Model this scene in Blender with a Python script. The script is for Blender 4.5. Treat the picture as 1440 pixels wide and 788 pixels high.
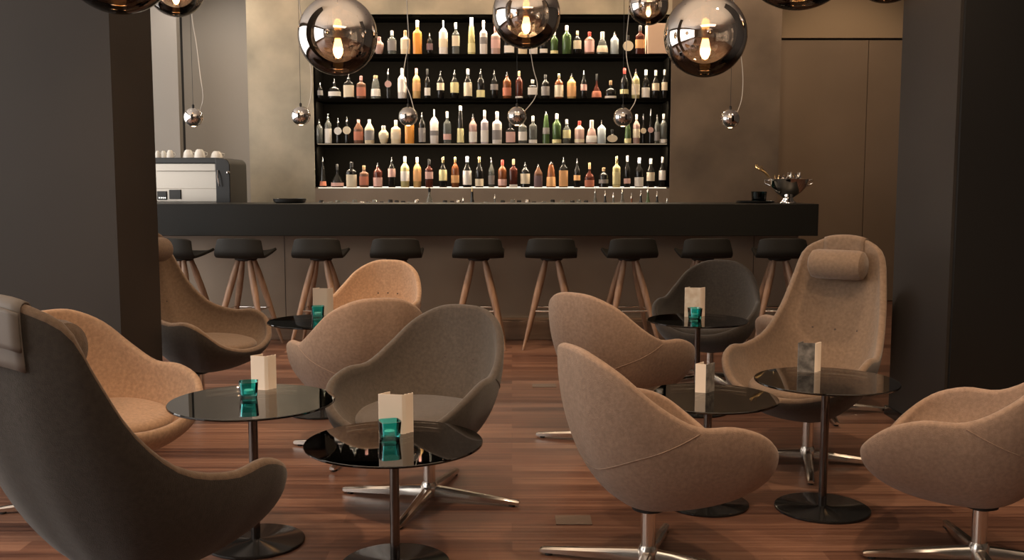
import bpy, math, random
from mathutils import Vector, Matrix
random.seed(7)
C = bpy.context.scene.collection
PI = math.pi
for o in list(bpy.data.objects): bpy.data.objects.remove(o)

# ------------------------------------------------------------------ camera
CAM_H = 1.27
F = 1400.0
PITCH = math.atan(139 / F)
cam_d = bpy.data.cameras.new('camera'); cam = bpy.data.objects.new('camera', cam_d); C.objects.link(cam)
cam.location = (0, 0, CAM_H); cam.rotation_euler = (PI / 2 - PITCH, 0, 0)
cam_d.sensor_width = 36; cam_d.lens = 35; cam_d.clip_end = 100; cam_d.clip_start = .05
S = bpy.context.scene
S.camera = cam
S.view_settings.view_transform = 'Standard'; S.view_settings.look = 'None'
S.view_settings.gamma = 1; S.view_settings.use_curve_mapping = False
S.view_settings.exposure = 0.45

# ------------------------------------------------------------------ light
w = bpy.data.worlds.new('world'); S.world = w; w.use_nodes = True
w.node_tree.nodes['Background'].inputs[0].default_value = (1, .95, .90, 1)
w.node_tree.nodes['Background'].inputs[1].default_value = 1.6

def spot(name, loc, target, power, col, size=1.2, blend=.8, radius=.06):
    l = bpy.data.lights.new(name, 'SPOT'); l.energy = power; l.color = col
    l.spot_size = size; l.spot_blend = blend; l.shadow_soft_size = radius
    o = bpy.data.objects.new(name, l); C.objects.link(o); o.location = loc
    o.rotation_euler = (Vector(target) - Vector(loc)).to_track_quat('-Z', 'Y').to_euler()
    return o
def area(name, loc, target, power, col, sx, sy):
    l = bpy.data.lights.new(name, 'AREA'); l.energy = power; l.color = col
    l.shape = 'RECTANGLE'; l.size = sx; l.size_y = sy
    o = bpy.data.objects.new(name, l); C.objects.link(o); o.location = loc
    o.rotation_euler = (Vector(target) - Vector(loc)).to_track_quat('-Z', 'Y').to_euler()
    return o
WARM = (1, .70, .45); WARM2 = (1, .78, .56)
CEIL = 3.7
# recessed lamps over the lounge
for i, (x, y, tx, ty, p, s) in enumerate([
        (-1.2, 3.4, -1.5, 4.0, 190, 1.0), (1.6, 4.2, 1.5, 4.6, 100, 1.1), (-.6, 5.8, -.8, 6.2, 130, 1.1),
        (.9, 2.2, .8, 3.6, 120, 1.2), (-.3, 3.3, -.2, 3.9, 60, 1.1), (2.3, 2.4, 1.9, 3.5, 60, 1.1),
        (-2.0, 5.9, -1.9, 5.9, 55, .9)]):
    spot('ceiling_spot', (x, y, CEIL - .03), (tx, ty, 0), p, WARM, s)
# wall washers above the back bar
for x in (-2.3, -1.2, -.35, .5, 1.3, 2.3):
    spot('wall_washer', (x, 8.75, CEIL - .03), (x, 9.62, 2.5), 36, WARM, 1.25, .9, .04)
spot('ceiling_spot', (3.3, 8.9, CEIL - .03), (3.4, 10.4, 2.0), 75, WARM, 1.4)
spot('ceiling_spot', (-2.9, 9.3, CEIL - .03), (-3.0, 10.4, 1.6), 60, (1, .86, .72), 1.5)
spot('ceiling_spot', (-3.1, 7.7, CEIL - .03), (-3.0, 8.5, 1.2), 26, (1, .86, .7), .7)
for x in (-2.2, -.7, .8, 2.3):
    spot('ceiling_spot', (x, 6.5, CEIL - .03), (x, 7.9, .4), 110, WARM, 1.1)
# added unseen area fills, one overhead and one upward; daylight through the side windows
area('overhead_fill', (.6, .6, CEIL - .02), (.6, 1.6, 0), 40, WARM2, 3.5, 2.0)  # added soft fill above the frame, stands for no actual fixture
area('window_daylight', (-5.32, 3.5, 1.9), (0, 3.5, 1.9), 125, (1, .93, .86), 11.6, 3.0)
area('added_uplight', (0, 3.2, 3.05), (0, 3.2, 4), 90, WARM2, 6.5, 5.0)  # unseen uplight added to brighten the ceiling mirrored in the ball pendants

# ------------------------------------------------------------------ materials
MAT = {}
def P(name, col, rough=.5, metal=0, spec=.5, trans=0, emit=None, estr=0, ior=1.45, coat=0, sheen=0):
    m = bpy.data.materials.new(name); m.use_nodes = True
    b = m.node_tree.nodes['Principled BSDF']
    b.inputs['Base Color'].default_value = (*col, 1); b.inputs['Roughness'].default_value = rough
    b.inputs['Metallic'].default_value = metal; b.inputs['Specular IOR Level'].default_value = spec
    b.inputs['Transmission Weight'].default_value = trans; b.inputs['IOR'].default_value = ior
    b.inputs['Coat Weight'].default_value = coat; b.inputs['Sheen Weight'].default_value = sheen
    if emit: b.inputs['Emission Color'].default_value = (*emit, 1); b.inputs['Emission Strength'].default_value = estr
    MAT[name] = m
    return m
def nodes(m): return m.node_tree.nodes, m.node_tree.links
def noise_col(m, c1, c2, scale=(1, 1, 1), ns=5, detail=4, lo=.35, hi=.65, bump=0, bscale=None, rough=None):
    n, l = nodes(m); b = n['Principled BSDF']
    tc = n.new('ShaderNodeTexCoord'); mp = n.new('ShaderNodeMapping'); mp.inputs['Scale'].default_value = scale
    l.new(tc.outputs['Object'], mp.inputs[0])
    t = n.new('ShaderNodeTexNoise'); t.inputs['Scale'].default_value = ns; t.inputs['Detail'].default_value = detail
    l.new(mp.outputs[0], t.inputs['Vector'])
    r = n.new('ShaderNodeValToRGB'); r.color_ramp.elements[0].position = lo; r.color_ramp.elements[1].position = hi
    r.color_ramp.elements[0].color = (*c1, 1); r.color_ramp.elements[1].color = (*c2, 1)
    l.new(t.outputs['Fac'], r.inputs[0]); l.new(r.outputs[0], b.inputs['Base Color'])
    if bump:
        t2 = n.new('ShaderNodeTexNoise'); t2.inputs['Scale'].default_value = bscale or ns * 8; t2.inputs['Detail'].default_value = 2
        l.new(mp.outputs[0], t2.inputs['Vector'])
        bp = n.new('ShaderNodeBump'); bp.inputs['Strength'].default_value = bump; bp.inputs['Distance'].default_value = .004
        l.new(t2.outputs['Fac'], bp.inputs['Height']); l.new(bp.outputs[0], b.inputs['Normal'])
    return m
def sc(c, k): return tuple(v * k for v in c)
def fabric(name, col):
    m = P(name, col, .95, spec=.15, sheen=.25)
    noise_col(m, sc(col, .84), sc(col, 1.14), ns=75, detail=6, lo=.3, hi=.7, bump=.45, bscale=420)
    return m
fabric('wool_tan', (.31, .208, .146)); fabric('wool_peach', (.54, .35, .225)); fabric('wool_brown', (.205, .14, .095))
fabric('wool_taupe', (.082, .065, .052)); fabric('wool_dark', (.06, .05, .041))
P('leather_grey', (.22, .19, .165), .55); P('button', (.07, .05, .04), .8)
P('aluminium', (.75, .70, .64), .22, 1); P('chrome', (.85, .83, .80), .08, 1); P('dark_chrome', (.17, .15, .14), .18, 1)
P('mirror', (.92, .90, .88), .03, 1)
P('black_gloss', (.012, .012, .012), .10); P('black_base', (.012, .012, .012), .14)
P('counter_black', (.011, .0105, .0088), .42, spec=.3); P('counter_side', (.012, .011, .010), .5)
P('shelf_black', (.0036, .0033, .0028), .6, spec=.0); P('black_matt', (.02, .018, .016), .7)
P('plastic_black', (.012, .012, .012), .3)
m = P('pillar_paint', (.05, .042, .036), .6); noise_col(m, (.024, .019, .0155), (.029, .023, .0185), ns=1.5)
m = P('pillar_dark', (.012, .011, .010), .45)
m = P('panel_wall', (.16, .12, .085), .65); noise_col(m, (.18, .135, .096), (.205, .153, .11), ns=1.2)
m = P('grey_wall', (.30, .275, .245), .7)
m = P('header_wall', (.30, .225, .145), .65)
m = P('ceiling_paint', (.66, .61, .56), .8)
m = P('side_wall', (.16, .14, .12), .8)
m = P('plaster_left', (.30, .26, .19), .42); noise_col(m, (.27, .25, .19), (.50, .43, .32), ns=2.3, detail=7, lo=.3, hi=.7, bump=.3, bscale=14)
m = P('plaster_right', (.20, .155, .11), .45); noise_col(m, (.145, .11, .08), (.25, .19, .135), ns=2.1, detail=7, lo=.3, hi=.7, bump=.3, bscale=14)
m = P('bar_panel', (.24, .20, .155), .5); noise_col(m, (.25, .20, .155), (.30, .24, .185), ns=1.5)
m = P('step_wood', (.17, .11, .075), .45); noise_col(m, (.14, .09, .06), (.20, .13, .09), (.6, 6, 6), ns=4)
m = P('stool_wood', (.42, .24, .14), .45); noise_col(m, (.24, .145, .095), (.34, .21, .135), (8, 8, .8), ns=5)
P('stool_seat', (.013, .012, .010), .6, spec=.25)
P('card_white', (.85, .72, .60), .7); P('card_dark', (.13, .12, .11), .5)
m = MAT['card_dark']; noise_col(m, (.07, .065, .06), (.24, .22, .20), ns=26, detail=6)
P('card_pattern', (.7, .6, .5), .7); noise_col(MAT['card_pattern'], (.62, .5, .38), (.78, .7, .6), ns=22, detail=5)
P('steel', (.62, .58, .53), .22, 1); P('steel_panel', (.40, .37, .33), .35, 1)
P('cup_white', (.75, .72, .66), .25)
P('bulb_glow', (1, .8, .5), .4, emit=(1, .62, .30), estr=9)
P('led_strip', (.1, .08, .06), .5, emit=(1, .74, .48), estr=1.8)
P('led_dim', (.05, .04, .03), .5, emit=(1, .74, .48), estr=.30)
P('brass', (.7, .5, .25), .25, 1)
P('cord_white', (.62, .58, .52), .5); P('wire_black', (.03, .03, .03), .5)
P('beige_box', (.80, .58, .42), .6)
P('indicator', (1, 1, 1), .4, emit=(1, .95, .85), estr=3)
P('plate_metal', (.19, .14, .11), .4, .2)

# floor: long wood planks running across the room
def floor_mat():
    m = P('walnut_planks', (.1, .05, .03), .30, spec=.5); n, l = nodes(m); b = n['Principled BSDF']
    tc = n.new('ShaderNodeTexCoord')
    br = n.new('ShaderNodeTexBrick'); br.inputs['Scale'].default_value = 1
    br.inputs['Brick Width'].default_value = 1.7; br.inputs['Row Height'].default_value = .095
    br.inputs['Mortar Size'].default_value = .0012; br.offset = .37
    br.inputs['Color1'].default_value = (.0, .0, .0, 1); br.inputs['Color2'].default_value = (1, 1, 1, 1)
    br.inputs['Mortar'].default_value = (.3, .3, .3, 1)
    l.new(tc.outputs['Object'], br.inputs['Vector'])
    mp = n.new('ShaderNodeMapping'); mp.inputs['Scale'].default_value = (.6, 24, 1)
    l.new(tc.outputs['Object'], mp.inputs[0])
    ns = n.new('ShaderNodeTexNoise'); ns.inputs['Scale'].default_value = 1.7; ns.inputs['Detail'].default_value = 7; ns.inputs['Roughness'].default_value = .62
    l.new(mp.outputs[0], ns.inputs['Vector'])
    mix = n.new('ShaderNodeMath'); mix.operation = 'MULTIPLY_ADD'; mix.inputs[1].default_value = .30
    l.new(br.outputs['Color'], mix.inputs[0]); 
    sub = n.new('ShaderNodeMath'); sub.operation = 'MULTIPLY_ADD'; sub.inputs[1].default_value = 1.1; sub.inputs[2].default_value = -.20
    l.new(ns.outputs['Fac'], sub.inputs[0]); l.new(sub.outputs[0], mix.inputs[2])
    r = n.new('ShaderNodeValToRGB'); e = r.color_ramp.elements
    e[0].position = .22; e[0].color = (.050, .022, .016, 1); e[1].position = .80; e[1].color = (.29, .16, .105, 1)
    x = e.new(.5); x.color = (.15, .072, .047, 1)
    l.new(mix.outputs[0], r.inputs[0])
    l.new(r.outputs[0], b.inputs['Base Color'])
    rr = n.new('ShaderNodeMapRange'); rr.inputs['To Min'].default_value = .26; rr.inputs['To Max'].default_value = .46
    l.new(ns.outputs['Fac'], rr.inputs['Value']); l.new(rr.outputs[0], b.inputs['Roughness'])
    bp = n.new('ShaderNodeBump'); bp.inputs['Strength'].default_value = .25; bp.inputs['Distance'].default_value = .0015
    l.new(br.outputs['Fac'], bp.inputs['Height']); bp.invert = True; l.new(bp.outputs[0], b.inputs['Normal'])
    return m
floor_mat()
def glass_mix(name, tint, ior=1.6, gloss=1.0, rough=.02, base=.0):
    m = bpy.data.materials.new(name); m.use_nodes = True; n, l = nodes(m); n.clear()
    out = n.new('ShaderNodeOutputMaterial'); tr = n.new('ShaderNodeBsdfTransparent'); gl = n.new('ShaderNodeBsdfGlossy')
    tr.inputs[0].default_value = (*tint, 1); gl.inputs['Roughness'].default_value = rough
    gl.inputs[0].default_value = (gloss, gloss, gloss, 1)
    fr = n.new('ShaderNodeFresnel'); fr.inputs[0].default_value = ior
    ad = n.new('ShaderNodeMath'); ad.operation = 'ADD'; ad.use_clamp = True; ad.inputs[1].default_value = base
    mx = n.new('ShaderNodeMixShader'); l.new(fr.outputs[0], ad.inputs[0]); l.new(ad.outputs[0], mx.inputs[0])
    l.new(tr.outputs[0], mx.inputs[1]); l.new(gl.outputs[0], mx.inputs[2]); l.new(mx.outputs[0], out.inputs[0])
    MAT[name] = m; return m
glass_mix('smoked_glass', (.42, .40, .37), 1.75)
glass_mix('teal_dark', (.08, .22, .21), 1.5)
glass_mix('teal_glass', (.36, .90, .90), 1.5, base=.10)
# pendant glass: mirror coating that thins out toward the bottom of the ball
def pendant_mat():
    m = bpy.data.materials.new('coated_glass'); m.use_nodes = True; n, l = nodes(m); n.clear()
    out = n.new('ShaderNodeOutputMaterial'); tr = n.new('ShaderNodeBsdfTransparent'); gl = n.new('ShaderNodeBsdfGlossy')
    tr.inputs[0].default_value = (.95, .82, .68, 1); gl.inputs['Roughness'].default_value = .015
    gl.inputs[0].default_value = (.93, .89, .86, 1)
    tc = n.new('ShaderNodeTexCoord'); sp = n.new('ShaderNodeSeparateXYZ'); l.new(tc.outputs['Object'], sp.inputs[0])
    mr = n.new('ShaderNodeMapRange'); mr.inputs['From Min'].default_value = -.135; mr.inputs['From Max'].default_value = -.075
    mr.inputs['To Min'].default_value = .05; mr.inputs['To Max'].default_value = .74
    l.new(sp.outputs['Z'], mr.inputs['Value'])
    fr = n.new('ShaderNodeFresnel'); fr.inputs[0].default_value = 1.5
    mxm = n.new('ShaderNodeMath'); mxm.operation = 'MAXIMUM'; l.new(mr.outputs[0], mxm.inputs[0]); l.new(fr.outputs[0], mxm.inputs[1])
    mx = n.new('ShaderNodeMixShader'); l.new(mxm.outputs[0], mx.inputs[0])
    l.new(tr.outputs[0], mx.inputs[1]); l.new(gl.outputs[0], mx.inputs[2]); l.new(mx.outputs[0], out.inputs[0])
    MAT['coated_glass'] = m
pendant_mat()
# bottle glass and labels
def bot(name, col, rough=.12, trans=0.35): P(name, col, rough, trans=trans, spec=.6)
bot('b_clear', (.42, .44, .40), trans=.75); bot('b_dark', (.018, .017, .015)); bot('b_green', (.10, .17, .06)); bot('b_amber', (.30, .105, .04))
bot('b_orange', (.85, .36, .07), .3, 0); bot('b_cream', (.78, .64, .42), .4, 0); bot('b_white', (.78, .72, .66), .35, 0)
bot('b_frost', (.55, .62, .64), .45, .1); bot('b_pink', (.62, .42, .36), .25, .2); bot('b_lilac', (.60, .53, .56), .3, .15)
bot('b_yellow', (.70, .62, .30), .25, .2); bot('b_red', (.13, .035, .022)); bot('b_brown', (.17, .08, .045), .3, .1); bot('b_gold', (.78, .50, .20), .25, .1)
P('l_cream', (.80, .70, .52), .6); P('l_white', (.82, .78, .72), .6); P('l_yellow', (.75, .68, .36), .6); P('l_orange', (.80, .45, .20), .6)
P('l_red', (.55, .20, .12), .6); P('l_grey', (.28, .26, .25), .6); P('l_pink', (.72, .45, .40), .6); P('l_purple', (.20, .13, .14), .6); P('l_black', (.03, .03, .03), .5)
P('c_white', (.80, .78, .72), .35); P('c_metal', (.75, .72, .66), .2, 1); P('c_black', (.03, .03, .03), .4); P('c_cork', (.55, .36, .20), .7)
P('c_red', (.55, .08, .06), .4); P('c_gold', (.75, .55, .25), .25, 1); P('c_pink', (.65, .35, .33), .4); P('c_blue', (.55, .62, .75), .35)

# ------------------------------------------------------------------ helpers
class MB:
    def __init__(s): s.v = []; s.f = []
    def add(s, vs, fs):
        k = len(s.v); s.v += [Vector(v) for v in vs]; s.f += [tuple(i + k for i in f) for f in fs]; return s
    def box(s, x0, x1, y0, y1, z0, z1):
        return s.add([(x0, y0, z0), (x1, y0, z0), (x1, y1, z0), (x0, y1, z0), (x0, y0, z1), (x1, y0, z1), (x1, y1, z1), (x0, y1, z1)],
                     [(0, 3, 2, 1), (4, 5, 6, 7), (0, 1, 5, 4), (1, 2, 6, 5), (2, 3, 7, 6), (3, 0, 4, 7)])
    def lathe(s, prof, n=24, c=(0, 0, 0), sup=2.0, ky=1.0):
        rings = []; vs = []
        for (r, z) in prof:
            ring = []
            for i in range(n):
                a = 2 * PI * (i + .5) / n; ca, sa = math.cos(a), math.sin(a)
                q = (abs(ca) ** sup + abs(sa) ** sup) ** (-1 / sup)
                vs.append((c[0] + r * q * ca, c[1] + r * q * sa * ky, c[2] + z)); ring.append(len(vs) - 1)
            rings.append(ring)
        fs = []
        for a, b in zip(rings, rings[1:]):
            for i in range(n): fs.append((a[i], a[(i + 1) % n], b[(i + 1) % n], b[i]))
        fs.append(tuple(reversed(rings[0]))); fs.append(tuple(rings[-1]))
        return s.add(vs, fs)
    def tube(s, pts, rads, n=10, closed=False, flat=1.0):
        pts = [Vector(p) for p in pts]; m = len(pts)
        if not isinstance(rads, (list, tuple)): rads = [rads] * m
        vs = []; up = None
        for i, p in enumerate(pts):
            t = (pts[(i + 1) % m] - pts[i - 1]) if closed else (pts[min(i + 1, m - 1)] - pts[max(i - 1, 0)])
            t.normalize()
            if up is None:
                up = Vector((0, 0, 1)) if abs(t.z) < .9 else Vector((1, 0, 0))
            x = t.cross(up).normalized(); y = x.cross(t).normalized(); up = y
            for k in range(n):
                a = 2 * PI * k / n; vs.append(p + rads[i] * (math.cos(a) * x + math.sin(a) * y * flat))
        fs = []
        for i in range(m if closed else m - 1):
            j = (i + 1) % m
            for k in range(n): fs.append((i * n + k, i * n + (k + 1) % n, j * n + (k + 1) % n, j * n + k))
        if not closed: fs.append(tuple(reversed(range(n)))); fs.append(tuple((m - 1) * n + k for k in range(n)))
        return s.add(vs, fs)
    def build(s, name, mat, parent=None, smooth=True, bevel=0, loc=None):
        me = bpy.data.meshes.new(name); me.from_pydata([tuple(v) for v in s.v], [], s.f); me.update()
        me.materials.append(MAT[mat])
        o = bpy.data.objects.new(name, me); C.objects.link(o)
        if smooth:
            me.polygons.foreach_set('use_smooth', [True] * len(me.polygons))
            try: me.set_sharp_from_angle(angle=math.radians(42))
            except Exception: pass
        if bevel:
            b = o.modifiers.new('bevel', 'BEVEL'); b.width = bevel; b.segments = 3; b.limit_method = 'ANGLE'
        if parent: o.parent = parent
        if loc: o.location = loc
        return o
def tag(o, label=None, cat=None, group=None, kind=None):
    if label: o['label'] = label
    if cat: o['category'] = cat
    if group: o['group'] = group
    if kind: o['kind'] = kind
    return o
def empty(name, loc, rz=0, label=None, cat=None, group=None):
    o = bpy.data.objects.new(name, None); C.objects.link(o); o.location = loc; o.rotation_euler = (0, 0, rz)
    o.empty_display_size = .1
    return tag(o, label, cat, group)
def copy_tree(o, parent=None):
    c = o.copy(); C.objects.link(c)
    if parent: c.parent = parent
    for ch in [x for x in bpy.data.objects if x.parent == o]: copy_tree(ch, c)
    return c
def struct(name, mb, mat, label=None, bevel=0, smooth=False):
    o = mb.build(name, mat, None, smooth, bevel); o['kind'] = 'structure'
    return o
def at(px, py, Y):
    u = (px - 720) / F; v = (394 - py) / F
    d = Vector((u, math.cos(PITCH) + v * math.sin(PITCH), -math.sin(PITCH) + v * math.cos(PITCH)))
    t = Y / d.y; return Vector((d.x * t, Y, CAM_H + d.z * t))
def xs(pts, lo, hi, n):  # evenly spaced points on a polyline
    return [lo + (hi - lo) * i / (n - 1) for i in range(n)]

# ------------------------------------------------------------------ setting
YW = 9.62      # face of the bar wall
YB = 10.5      # deeper back wall
XL, XR = -5.2, 5.2
struct('floor', MB().box(XL, XR, -4.5, YB + .1, -.1, 0), 'walnut_planks')
struct('ceiling', MB().box(XL, XR, -4.5, YB + .1, CEIL, CEIL + .1), 'ceiling_paint')
struct('wall_right', MB().box(XR, XR + .12, -4.5, YB + .1, 0, CEIL), 'side_wall')
struct('wall_rear', MB().box(XL, XR, -4.6, -4.5, 0, CEIL), 'side_wall')
wl = MB()
wl.box(XL - .12, XL, -4.5, -2.3, 0, CEIL); wl.box(XL - .12, XL, 9.3, YB + .1, 0, CEIL)
wl.box(XL - .12, XL, -2.3, 9.3, 0, .3); wl.box(XL - .12, XL, -2.3, 9.3, 3.4, CEIL)
struct('wall_left', wl, 'side_wall')
wf = MB()
for y in (-2.3, -.4, 1.5, 3.4, 5.3, 7.24, 9.24): wf.box(XL - .09, XL - .03, y, y + .06, .3, 3.4)
for z in (.3, 3.34): wf.box(XL - .09, XL - .03, -2.24, 9.24, z, z + .06)
struct('window_1', wf, 'black_matt')

# back walls
pl0 = at(348, 100, YW).x; nl = at(440, 100, YW).x; nr = at(944, 100, YW).x; pr = at(1098, 100, YW).x
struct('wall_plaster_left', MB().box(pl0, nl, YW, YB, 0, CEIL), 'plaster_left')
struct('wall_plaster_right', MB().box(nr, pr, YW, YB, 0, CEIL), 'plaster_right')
zt = at(700, 20, YW).z; zb = at(700, 263, YW).z
struct('wall_above_shelves', MB().box(nl, nr, YW, YB, zt, CEIL), 'plaster_left')
struct('wall_below_shelves', MB().box(nl, nr, YW, YB, 0, zb - .012), 'bar_panel')
# left recess
gx0 = at(258, 100, YB).x
struct('wall_back_left', MB().box(gx0, pl0 + .3, YB, YB + .1, 0, CEIL), 'grey_wall')
struct('wall_recess_left', MB().box(at(217, 100, 9.9).x - 1.4, at(250, 100, 9.9).x, 9.9, 10.0, 0, CEIL), 'grey_wall')
struct('trim_1', MB().box(at(247, 100, YB).x - .1, gx0, YB + .02, YB + .1, 0, CEIL), 'black_matt')
# right: panelled wall with two tall flush doors under a header
dx0 = pr; dx1 = at(1217, 200, YB).x; dx2 = at(1300, 200, YB).x + .3; dz = at(1150, 55, YB).z
struct('wall_back_right', MB().box(dx0 - .1, XR, YB + .03, YB + .12, 0, CEIL), 'black_matt')
struct('wall_header_right', MB().box(dx0 - .1, XR, YB, YB + .05, dz + .012, CEIL), 'header_wall')
struct('door_1', MB().box(dx0 - .1, dx1 - .003, YB, YB + .05, .008, dz - .012), 'panel_wall', bevel=.002)
struct('door_2', MB().box(dx1 + .003, dx2, YB, YB + .05, .008, dz - .012), 'panel_wall', bevel=.002)
struct('wall_panel_right', MB().box(dx2 + .004, XR, YB, YB + .05, .0, dz - .012), 'panel_wall')

# pillars
t = struct('wall_pillar_left', MB().box(-3.1, -1.785, 4.5, 5.02, 0, CEIL), 'pillar_paint')
struct('baseboard_left', MB().box(-3.12, -1.765, 4.47, 5.04, 0, .09), 'black_base')
rp = MB().box(2.07, 3.4, 4.64, 5.34, 0, CEIL)
struct('wall_pillar_right', rp, 'pillar_dark')
struct('trim_2', MB().box(2.055, 2.07, 4.66, 5.34, .0, CEIL), 'pillar_paint')
struct('baseboard_right', MB().box(2.04, 3.42, 4.62, 5.36, 0, .05), 'black_base')

# metal floor outlets
for (x0, y0, x1, y1, lab) in ((783, 738, 835, 750, 'thin metal floor outlet plate in the planks behind the front tan chair foot'),
                              (749, 543, 783, 549, 'thin metal floor outlet plate further back, left of the tan shell chair')):
    yy = CAM_H * F / ((y0 + y1) / 2 - 255); X0 = (x0 - 720) / F * yy; X1 = (x1 - 720) / F * yy
    b = MB().box(X0, X1, yy - .05, yy + .05, 0, .004)
    o = b.build('floor_outlet', 'plate_metal', bevel=.001); tag(o, lab, 'floor outlet', 'floor outlets')

# ------------------------------------------------------------------ bar counter
CY0, CY1 = 7.80, 8.40
cxl, cxr = -3.75, at(1151, 310, CY0).x
ctop = at(700, 287, CY0).z; cbot = at(700, 332, CY0).z
bar = empty('bar_counter', ((cxl + cxr) / 2, 8.1, 0), 0, 'long black bar counter with brown front panel behind the row of stools', 'bar counter')
ox = -(cxl + cxr) / 2
def barpart(name, x0, x1, y0, y1, z0, z1, mat, bevel=.004):
    return MB().box(x0 + ox, x1 + ox, y0 - 8.1, y1 - 8.1, z0, z1).build(name, mat, bar, False, bevel)
barpart('counter_top', cxl, cxr, CY0, CY1, cbot, ctop, 'counter_black')
barpart('front_panel', cxl, cxr - .06, 8.12, 8.36, .15, cbot, 'bar_panel')
barpart('foot_step', cxl, cxr + .0, 7.92, 8.38, 0, .15, 'step_wood')
for px in (400, 1060):
    xx = at(px, 380, 8.1).x; barpart('panel_joint', xx - .002, xx + .002, 8.1185, 8.121, .15, cbot, 'black_matt', 0)
# back worktop behind the counter
WZ = .90
wt = empty('back_worktop', (-.6, 8.85, 0), 0, 'dark work counter behind the bar under the bottle shelves', 'worktop')
MB().box(-2.6, 2.55, -.38, .28, WZ - .04, WZ).build('worktop_slab', 'counter_side', wt, False, .003)
MB().box(-2.55, 2.5, -.34, .28, 0, WZ - .04).build('cabinet_body', 'black_matt', wt, False)

# ------------------------------------------------------------------ bottle shelves
ROWY = [77, 139, 202, 263]
YS = 9.60
cx = (nl + nr) / 2
SZ = [at(700, y + .5, 9.72).z for y in ROWY]
nb = MB(); nb.box(nl, nr, YW + .44, YW + .47, zb, zt)
nb.box(nl, nl + .02, YW + .01, YW + .44, zb, zt); nb.box(nr - .02, nr, YW + .01, YW + .44, zb, zt)
nb.box(nl + .02, nr - .02, YW + .01, YW + .44, zt - .01, zt)
struct('wall_niche', nb, 'shelf_black')
for i, z in enumerate(SZ):
    sb = empty('bottle_shelf', (cx, YW + .22, z), 0, ['topmost', 'second highest', 'third highest, lit-edged', 'lowest, bright-edged'][i] + ' long black bottle shelf in the wall niche', 'shelf', 'black bottle shelves')
    MB().box(nl - cx + .022, nr - cx - .022, -.21, .21, -.022, 0).build('shelf_board', 'shelf_black', sb, False, .001)
    if i >= 2: MB().box(nl - cx + .03, nr - cx - .03, -.214, -.210, -.008, -.002).build('led_strip', 'led_strip' if i == 3 else 'led_dim', sb, False)
# light of the shelf lamps: a warm strip under the lip above every row
for i, z in enumerate(SZ):
    top = zt if i == 0 else SZ[i - 1]
    area('shelf_strip', (cx, YW + .035, top - .03), (cx, YW + .16, z + .05), 34, (1, .80, .58), nr - nl - .1, .03)

ORD = ['first', 'second', 'third', 'fourth', 'fifth', 'sixth', 'seventh', 'eighth', 'ninth', 'tenth', 'eleventh', 'twelfth', 'thirteenth', 'fourteenth', 'fifteenth', 'sixteenth', 'seventeenth', 'eighteenth']
SHAPES = {   # (radius fraction, height fraction) of the glass; cross-section power; depth factor; cap start
    'round': ([(.9, 0), (1, .02), (1, .60), (.93, .66), (.55, .74), (.32, .79), (.30, .9)], 2, 1, .86),
    'square': ([(.95, 0), (1, .02), (1, .60), (.9, .66), (.40, .72), (.34, .76), (.32, .88)], 6, .8, .84),
    'wine': ([(.9, 0), (1, .02), (1, .52), (.92, .60), (.5, .70), (.34, .78), (.32, .9)], 2, 1, .85),
    'pointed': ([(.95, 0), (1, .02), (1, .64), (.55, .74), (.16, .80), (.10, .9)], 5, .8, .84),
    'tapered': ([(1, 0), (1, .02), (.92, .35), (.75, .65), (.48, .85), (.36, .93)], 2, 1, .90),
    'bell': ([(.95, 0), (1, .03), (.98, .22), (.78, .42), (.66, .58), (.36, .68), (.32, .72), (.32, .9)], 2, .7, .70),
    'squat': ([(.92, 0), (1, .03), (1, .40), (.85, .50), (.28, .60), (.24, .66), (.24, .86)], 3, .8, .78),
    'spire': ([(1, 0), (1, .03), (.80, .14), (.62, .40), (.5, .55), (.26, .72), (.18, .9)], 2, 1, .86),
    'lantern': ([(.95, 0), (1, .02), (1, .56), (.96, .62), (.34, .84), (.26, .90)], 6, .9, .88),
    'decanter': ([(.85, 0), (1, .05), (.95, .22), (.55, .42), (.22, .55), (.18, .62), (.18, .88)], 2, .8, .78),
    'gem': ([(.55, 0), (.75, .1), (1, .45), (.92, .62), (.5, .75), (.4, .8), (.4, .92)], 3, .8, .86),
    'medallion': ([(.55, 0), (.6, .03), (.6, .5), (.5, .60), (.28, .68), (.24, .74), (.24, .9)], 2, 1, .82),
}
GL = {'clear': 'b_clear', 'dark': 'b_dark', 'green': 'b_green', 'amber': 'b_amber', 'orange': 'b_orange', 'cream': 'b_cream', 'white': 'b_white',
      'frosted': 'b_frost', 'pink': 'b_pink', 'lilac': 'b_lilac', 'yellow': 'b_yellow', 'red': 'b_red', 'brown': 'b_brown', 'golden': 'b_gold'}
def interp(prof, z):
    for (r0, z0), (r1, z1) in zip(prof, prof[1:]):
        if z0 <= z <= z1: return r0 + (r1 - r0) * (z - z0) / max(1e-6, z1 - z0)
    return prof[-1][0]
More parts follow.
